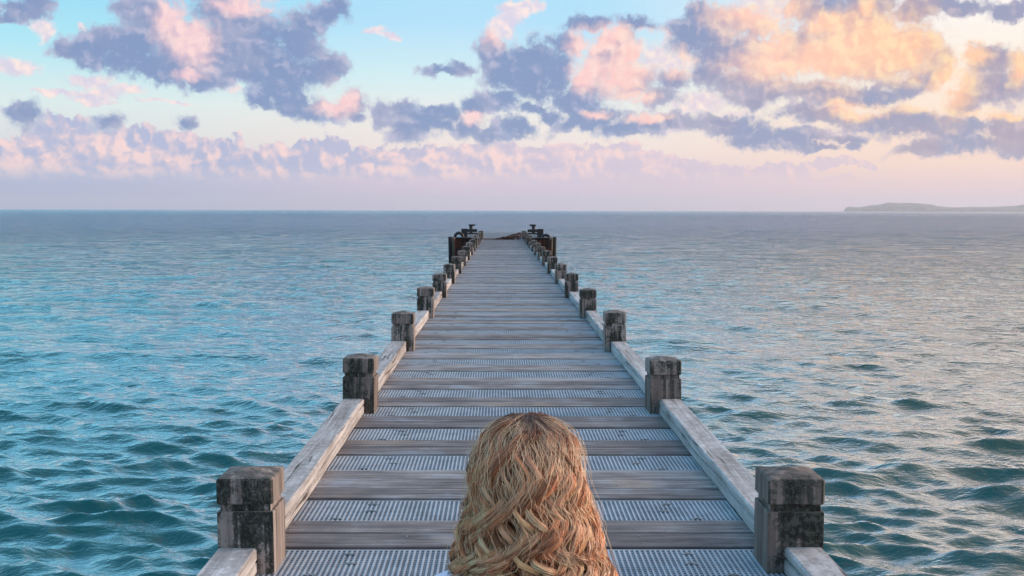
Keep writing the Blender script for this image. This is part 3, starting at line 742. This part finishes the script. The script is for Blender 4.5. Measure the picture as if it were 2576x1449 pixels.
# hair: wavy locks of strands, each strand a thin tapering tube, all one mesh
def hair():
    g = np.random.default_rng(21)
    cz, cy = HZ + .012, .010
    verts, faces, cols = [], [], []
    NPT = 46
    def envelope(z):        # half width / half depth of the hair outline
        w = np.interp(z, [.30, .40, .50, .56, .62, .68, .72], [.125, .135, .138, .128, .110, .095, .089])
        d = np.interp(z, [.30, .40, .50, .56, .62, .68, .72], [.105, .115, .122, .124, .120, .114, .110])
        return w, d
    total = 0; V_, F_, C_ = [], [], []
    def add_tube(pts, rad, c):
        nonlocal total
        n = len(pts); t = np.gradient(pts, axis=0); t /= np.linalg.norm(t, axis=1)[:, None] + 1e-9
        ref = np.array([.31, .9, .2]); a = np.cross(t, ref); a /= np.linalg.norm(a, axis=1)[:, None] + 1e-9; b = np.cross(t, a)
        ring = [pts + rad[:, None] * (a * math.cos(q) + b * math.sin(q)) for q in (0, 2.0944, 4.1888)]
        V_.append(np.stack(ring, 1).reshape(-1, 3))
        C_.append(np.repeat(c, 3, axis=0))
        i = np.arange(n - 1)[:, None] * 3 + total; k = np.arange(3)[None, :]; k2 = (k + 1) % 3
        F_.append(np.stack([i + k, i + k2, i + 3 + k2, i + 3 + k], -1).reshape(-1, 4)); total += 3 * n
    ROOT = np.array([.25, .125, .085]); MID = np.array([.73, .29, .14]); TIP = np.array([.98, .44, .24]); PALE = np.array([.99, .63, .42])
    def guide(phi, depth, end, seed):
        """phi: angle round the head, 0 = back, +-pi = front.  depth 0 = outer layer .. 1 = next to the scalp"""
        gg = np.random.default_rng(seed)
        s = np.linspace(0, 1, NPT)
        th0 = gg.uniform(.02, .30) if depth < .75 else gg.uniform(.2, .8)
        total_len = .16 + (HZ - end)
        th = np.clip(th0 + s * total_len / .112, 0, math.pi / 2)
        fall = np.maximum(0, s * total_len - (math.pi / 2 - th0) * .112)
        z = cz + .118 * np.cos(th) * (1 - depth * .10) - fall
        w, d = envelope(np.minimum(z, .72))
        k = 1 - depth * .38
        blend = np.clip(fall / .05, 0, 1)
        bw = .098 * (1 - blend) + w * blend; bd = .108 * (1 - blend) + d * blend
        ph = phi + (s ** 1.5) * gg.normal(0, .07)
        # hair parts away from the face
        ph = np.where(np.abs(ph) > 1.75, np.sign(ph) * (1.75 + (np.abs(ph) - 1.75) * (1 - .8 * s)), ph)
        x = np.sin(th) * np.sin(ph) * bw * k; y = -np.sin(th) * np.cos(ph) * bd * k
        y = y + cy + .050 * np.clip(np.cos(th), 0, 1) ** 2
        z = z - .010 * np.clip(np.cos(th), 0, 1) ** 4
        vol = 1 + .05 * np.sin(ph * 3.1 + z * 23) * np.clip(fall / .05, 0, 1)
        x = x * vol + .016 * np.clip((.69 - z) / .22, 0, 1)
        return np.stack([x, y, z], 1), th, fall
    nl = 0
    plan = [('under', 150), ('mid', 120), ('curl', 135)]
    for kind, count in plan:
      for li in range(count):
        depth = {'under': g.uniform(.30, .85), 'mid': g.uniform(.12, .35), 'curl': g.uniform(-.10, .14)}[kind]
        phi = g.uniform(-2.5, 2.5) if g.random() < .3 else g.uniform(-1.75, 1.75)
        end = g.uniform(.30, .46) + (.1 if abs(phi) > 1.6 else 0)
        G, th, fall = guide(phi, depth, end, int(g.integers(1e9)))
        s = np.linspace(0, 1, NPT)
        T = np.gradient(G, axis=0); ln = np.concatenate([[0], np.cumsum(np.linalg.norm(np.diff(G, axis=0), axis=1))])
        nrm_ = G - np.array([0, cy, 0]); nrm_[:, 2] = np.where(G[:, 2] > cz, G[:, 2] - cz, 0); nrm_ /= np.linalg.norm(nrm_, axis=1)[:, None] + 1e-9
        T /= np.linalg.norm(T, axis=1)[:, None] + 1e-9
        B = np.cross(T, nrm_)
        hand = 1 if g.random() < .8 else -1
        lam0 = g.uniform(.108, .120); l2 = th * .112 + fall; lam = lam0 * (1 - .22 * np.clip(l2 / .4, 0, 1)); ph0 = 1.6 * phi + 1.9 * math.sin(2.3 * phi + 1) + g.normal(0, .50)
        amp = {'under': g.uniform(.4, .9), 'mid': g.uniform(.8, 1.2), 'curl': g.uniform(.85, 1.45)}[kind]
        A = .0125 * amp * (np.clip((ln - .02) / .10, 0, 1) + np.clip((ln - .22) / .12, 0, 1) * g.uniform(0, .9))
        phase = l2 * 2 * math.pi / lam + ph0
        G2 = G + B * (A * np.sin(phase))[:, None] + nrm_ * (A * .75 * hand * np.cos(phase) + .002)[:, None]
        T2 = np.gradient(G2, axis=0); T2 /= np.linalg.norm(T2, axis=1)[:, None] + 1e-9
        N2 = nrm_ - T2 * np.sum(nrm_ * T2, axis=1)[:, None]; N2 /= np.linalg.norm(N2, axis=1)[:, None] + 1e-9
        B2 = np.cross(T2, N2)
        nst = {'under': int(g.integers(12, 18)), 'mid': int(g.integers(14, 24)), 'curl': int(g.integers(28, 46))}[kind]
        lw = (g.uniform(.0038, .0074) if kind != 'under' else .012) * math.sqrt(nst / 28)
        tone = g.normal(0, .22); blond = g.random()
        for k in range(nst):
            a, rr_ = g.uniform(0, 6.28), math.sqrt(g.random()) * lw
            sp = (1.25 - .65 * np.clip(ln / .12, 0, 1)) * (1 - .35 * s)
            off = B2 * (np.cos(a + ln * 9) * rr_ * sp * 1.25)[:, None] + N2 * (np.sin(a + ln * 9) * rr_ * sp * .8)[:, None]
            stray = g.random() < .05
            if stray:
                off = off + B2 * (A * .5 * np.sin(phase * .93 + g.normal()))[:, None] + N2 * (.006 * s)[:, None] + B2 * (.010 * s * g.normal())[:, None]
            else: off = off + B2 * ((.0014 + .0016 * s) * np.sin(ln * (38 + 12 * math.sin(a * 3)) + a * 2))[:, None] + N2 * (.0014 * np.cos(ln * 47 + a * 5))[:, None]
            pts = G2 + off
            rad = np.full(NPT, g.uniform(.00030, .00062)); rad[-6:] *= np.linspace(1, .25, 6)
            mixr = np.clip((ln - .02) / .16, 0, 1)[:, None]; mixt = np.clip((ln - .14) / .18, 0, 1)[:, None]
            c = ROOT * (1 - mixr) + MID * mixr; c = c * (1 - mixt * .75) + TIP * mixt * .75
            if kind == 'under': c = c * .28  # inner layer darkened: shadow between the locks painted into its colour
            elif kind == 'mid': c = c * .52  # middle layer gets a weaker share of the same painted shade
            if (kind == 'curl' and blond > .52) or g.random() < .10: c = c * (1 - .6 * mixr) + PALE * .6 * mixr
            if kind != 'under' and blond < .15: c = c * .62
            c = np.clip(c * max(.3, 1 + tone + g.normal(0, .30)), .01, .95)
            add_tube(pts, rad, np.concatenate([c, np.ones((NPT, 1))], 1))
    # loose flyaway hairs round the crown and the sides
    for li in range(420):
        phi = g.uniform(-2.2, 2.2); G, th, fall = guide(phi, -.02, g.uniform(.36, .60), int(g.integers(1e9)))
        m_ = NPT if g.random() < .35 else int(NPT * g.uniform(.3, .6))
        nrm_ = G - np.array([0, cy, cz * .98]); nrm_[:, 2] = np.where(G[:, 2] > cz, nrm_[:, 2], 0); nrm_ /= np.linalg.norm(nrm_, axis=1)[:, None] + 1e-9
        s = np.linspace(0, 1, NPT); q = g.uniform(0, 6.28)
        out = min(g.exponential(.0065), .018) + .002
        wv = np.clip(s * 4, 0, 1) * .009 * np.sin(s * 22 + 1.6 * phi + q * .3)
        pts = G + np.stack([np.cos(phi) * wv, np.sin(phi) * wv, 0 * wv], 1) + nrm_ * (out * np.sin(np.clip(s * g.uniform(1.5, 4), 0, math.pi)) + .004)[:, None] + np.stack([np.sin(s * g.uniform(4, 14) + q), np.cos(s * g.uniform(4, 12) + q), np.zeros(NPT)], 1) * (.009 * np.clip(s * 3, 0, 1))[:, None]
        c = np.tile(np.array([.90, .66, .44, 1]), (NPT, 1)) * np.array([1, 1, 1, 1]) 
        add_tube(pts[:m_], np.full(m_, .00030), c[:m_])
    # cap of close hair over the scalp
    co = np.concatenate(V_); fa = np.concatenate(F_); cc_ = np.concatenate(C_)
    bm = bmesh.new(); bmesh.ops.create_uvsphere(bm, u_segments=48, v_segments=32, radius=1)
    cut = [v for v in bm.verts if (v.co.y > .35 and v.co.z < .45) or v.co.z < -.75]
    bmesh.ops.delete(bm, geom=cut, context='VERTS')
    for v in bm.verts: v.co = (v.co.x * .082, .014 + v.co.y * .097, HZ + .004 + v.co.z * .114)
    bm.verts.ensure_lookup_table()
    cv = np.array([v.co[:] for v in bm.verts]); base = len(co)
    cf = [[base + v.index for v in f.verts] for f in bm.faces]; bm.free()
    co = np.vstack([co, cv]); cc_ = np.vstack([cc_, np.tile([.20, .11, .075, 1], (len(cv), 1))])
    me = bpy.data.meshes.new('hair')
    tris = [f for f in cf if len(f) == 3]; quads = [f for f in cf if len(f) == 4]
    fa = np.vstack([fa, np.array(quads)]) if quads else fa
    loops = np.concatenate([fa.ravel(), np.array(tris, int).ravel()]).astype(np.int32)
    ls = np.concatenate([np.arange(len(fa)) * 4, len(fa) * 4 + np.arange(len(tris)) * 3]).astype(np.int32)
    me.vertices.add(len(co)); me.vertices.foreach_set('co', co.astype(np.float32).ravel())
    me.loops.add(len(loops)); me.loops.foreach_set('vertex_index', loops)
    me.polygons.add(len(ls)); me.polygons.foreach_set('loop_start', ls); me.polygons.foreach_set('use_smooth', np.ones(len(ls), bool))
    me.update(calc_edges=True); me.validate()
    at = me.color_attributes.new('strand_colour', 'FLOAT_COLOR', 'POINT')
    if len(at.data) == len(cc_): at.data.foreach_set('color', cc_.astype(np.float32).ravel())
    print('hair verts', len(co)); return me
m, b = mat('blonde_hair'); an = S.nt.nodes.new('ShaderNodeAttribute'); an.attribute_name = 'strand_colour'
setc(b, S(an.outputs['Color'])); b.inputs['Roughness'].default_value = .32; b.inputs['Specular IOR Level'].default_value = .45
tr = S.nt.nodes.new('ShaderNodeBsdfTranslucent'); S.nt.links.new(an.outputs['Color'], tr.inputs[0])
ms2 = S.nt.nodes.new('ShaderNodeMixShader'); ms2.inputs[0].default_value = .22
S.nt.links.new(b.outputs[0], ms2.inputs[1]); S.nt.links.new(tr.outputs[0], ms2.inputs[2])
S.nt.links.new(ms2.outputs[0], S.nt.nodes['Material Output'].inputs[0])
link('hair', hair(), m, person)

# ------------------------------------------------------------------ evening haze over the sea
bm = bmesh.new(); add_box(bm, -25500, 25500, -25500, 25500, -6, 260)
mz = bpy.data.materials.new('haze'); mz.use_nodes = True; mz.node_tree.nodes.clear()
pv = mz.node_tree.nodes.new('ShaderNodeVolumePrincipled'); ou = mz.node_tree.nodes.new('ShaderNodeOutputMaterial')
pv.inputs['Color'].default_value = (.92, .90, 1.0, 1); pv.inputs['Density'].default_value = .00007; pv.inputs['Anisotropy'].default_value = 0.2
mz.node_tree.links.new(pv.outputs[0], ou.inputs['Volume'])
tag(link('haze', finish(bm, 'haze'), mz), 'thin pale evening haze over the sea', kind='stuff')
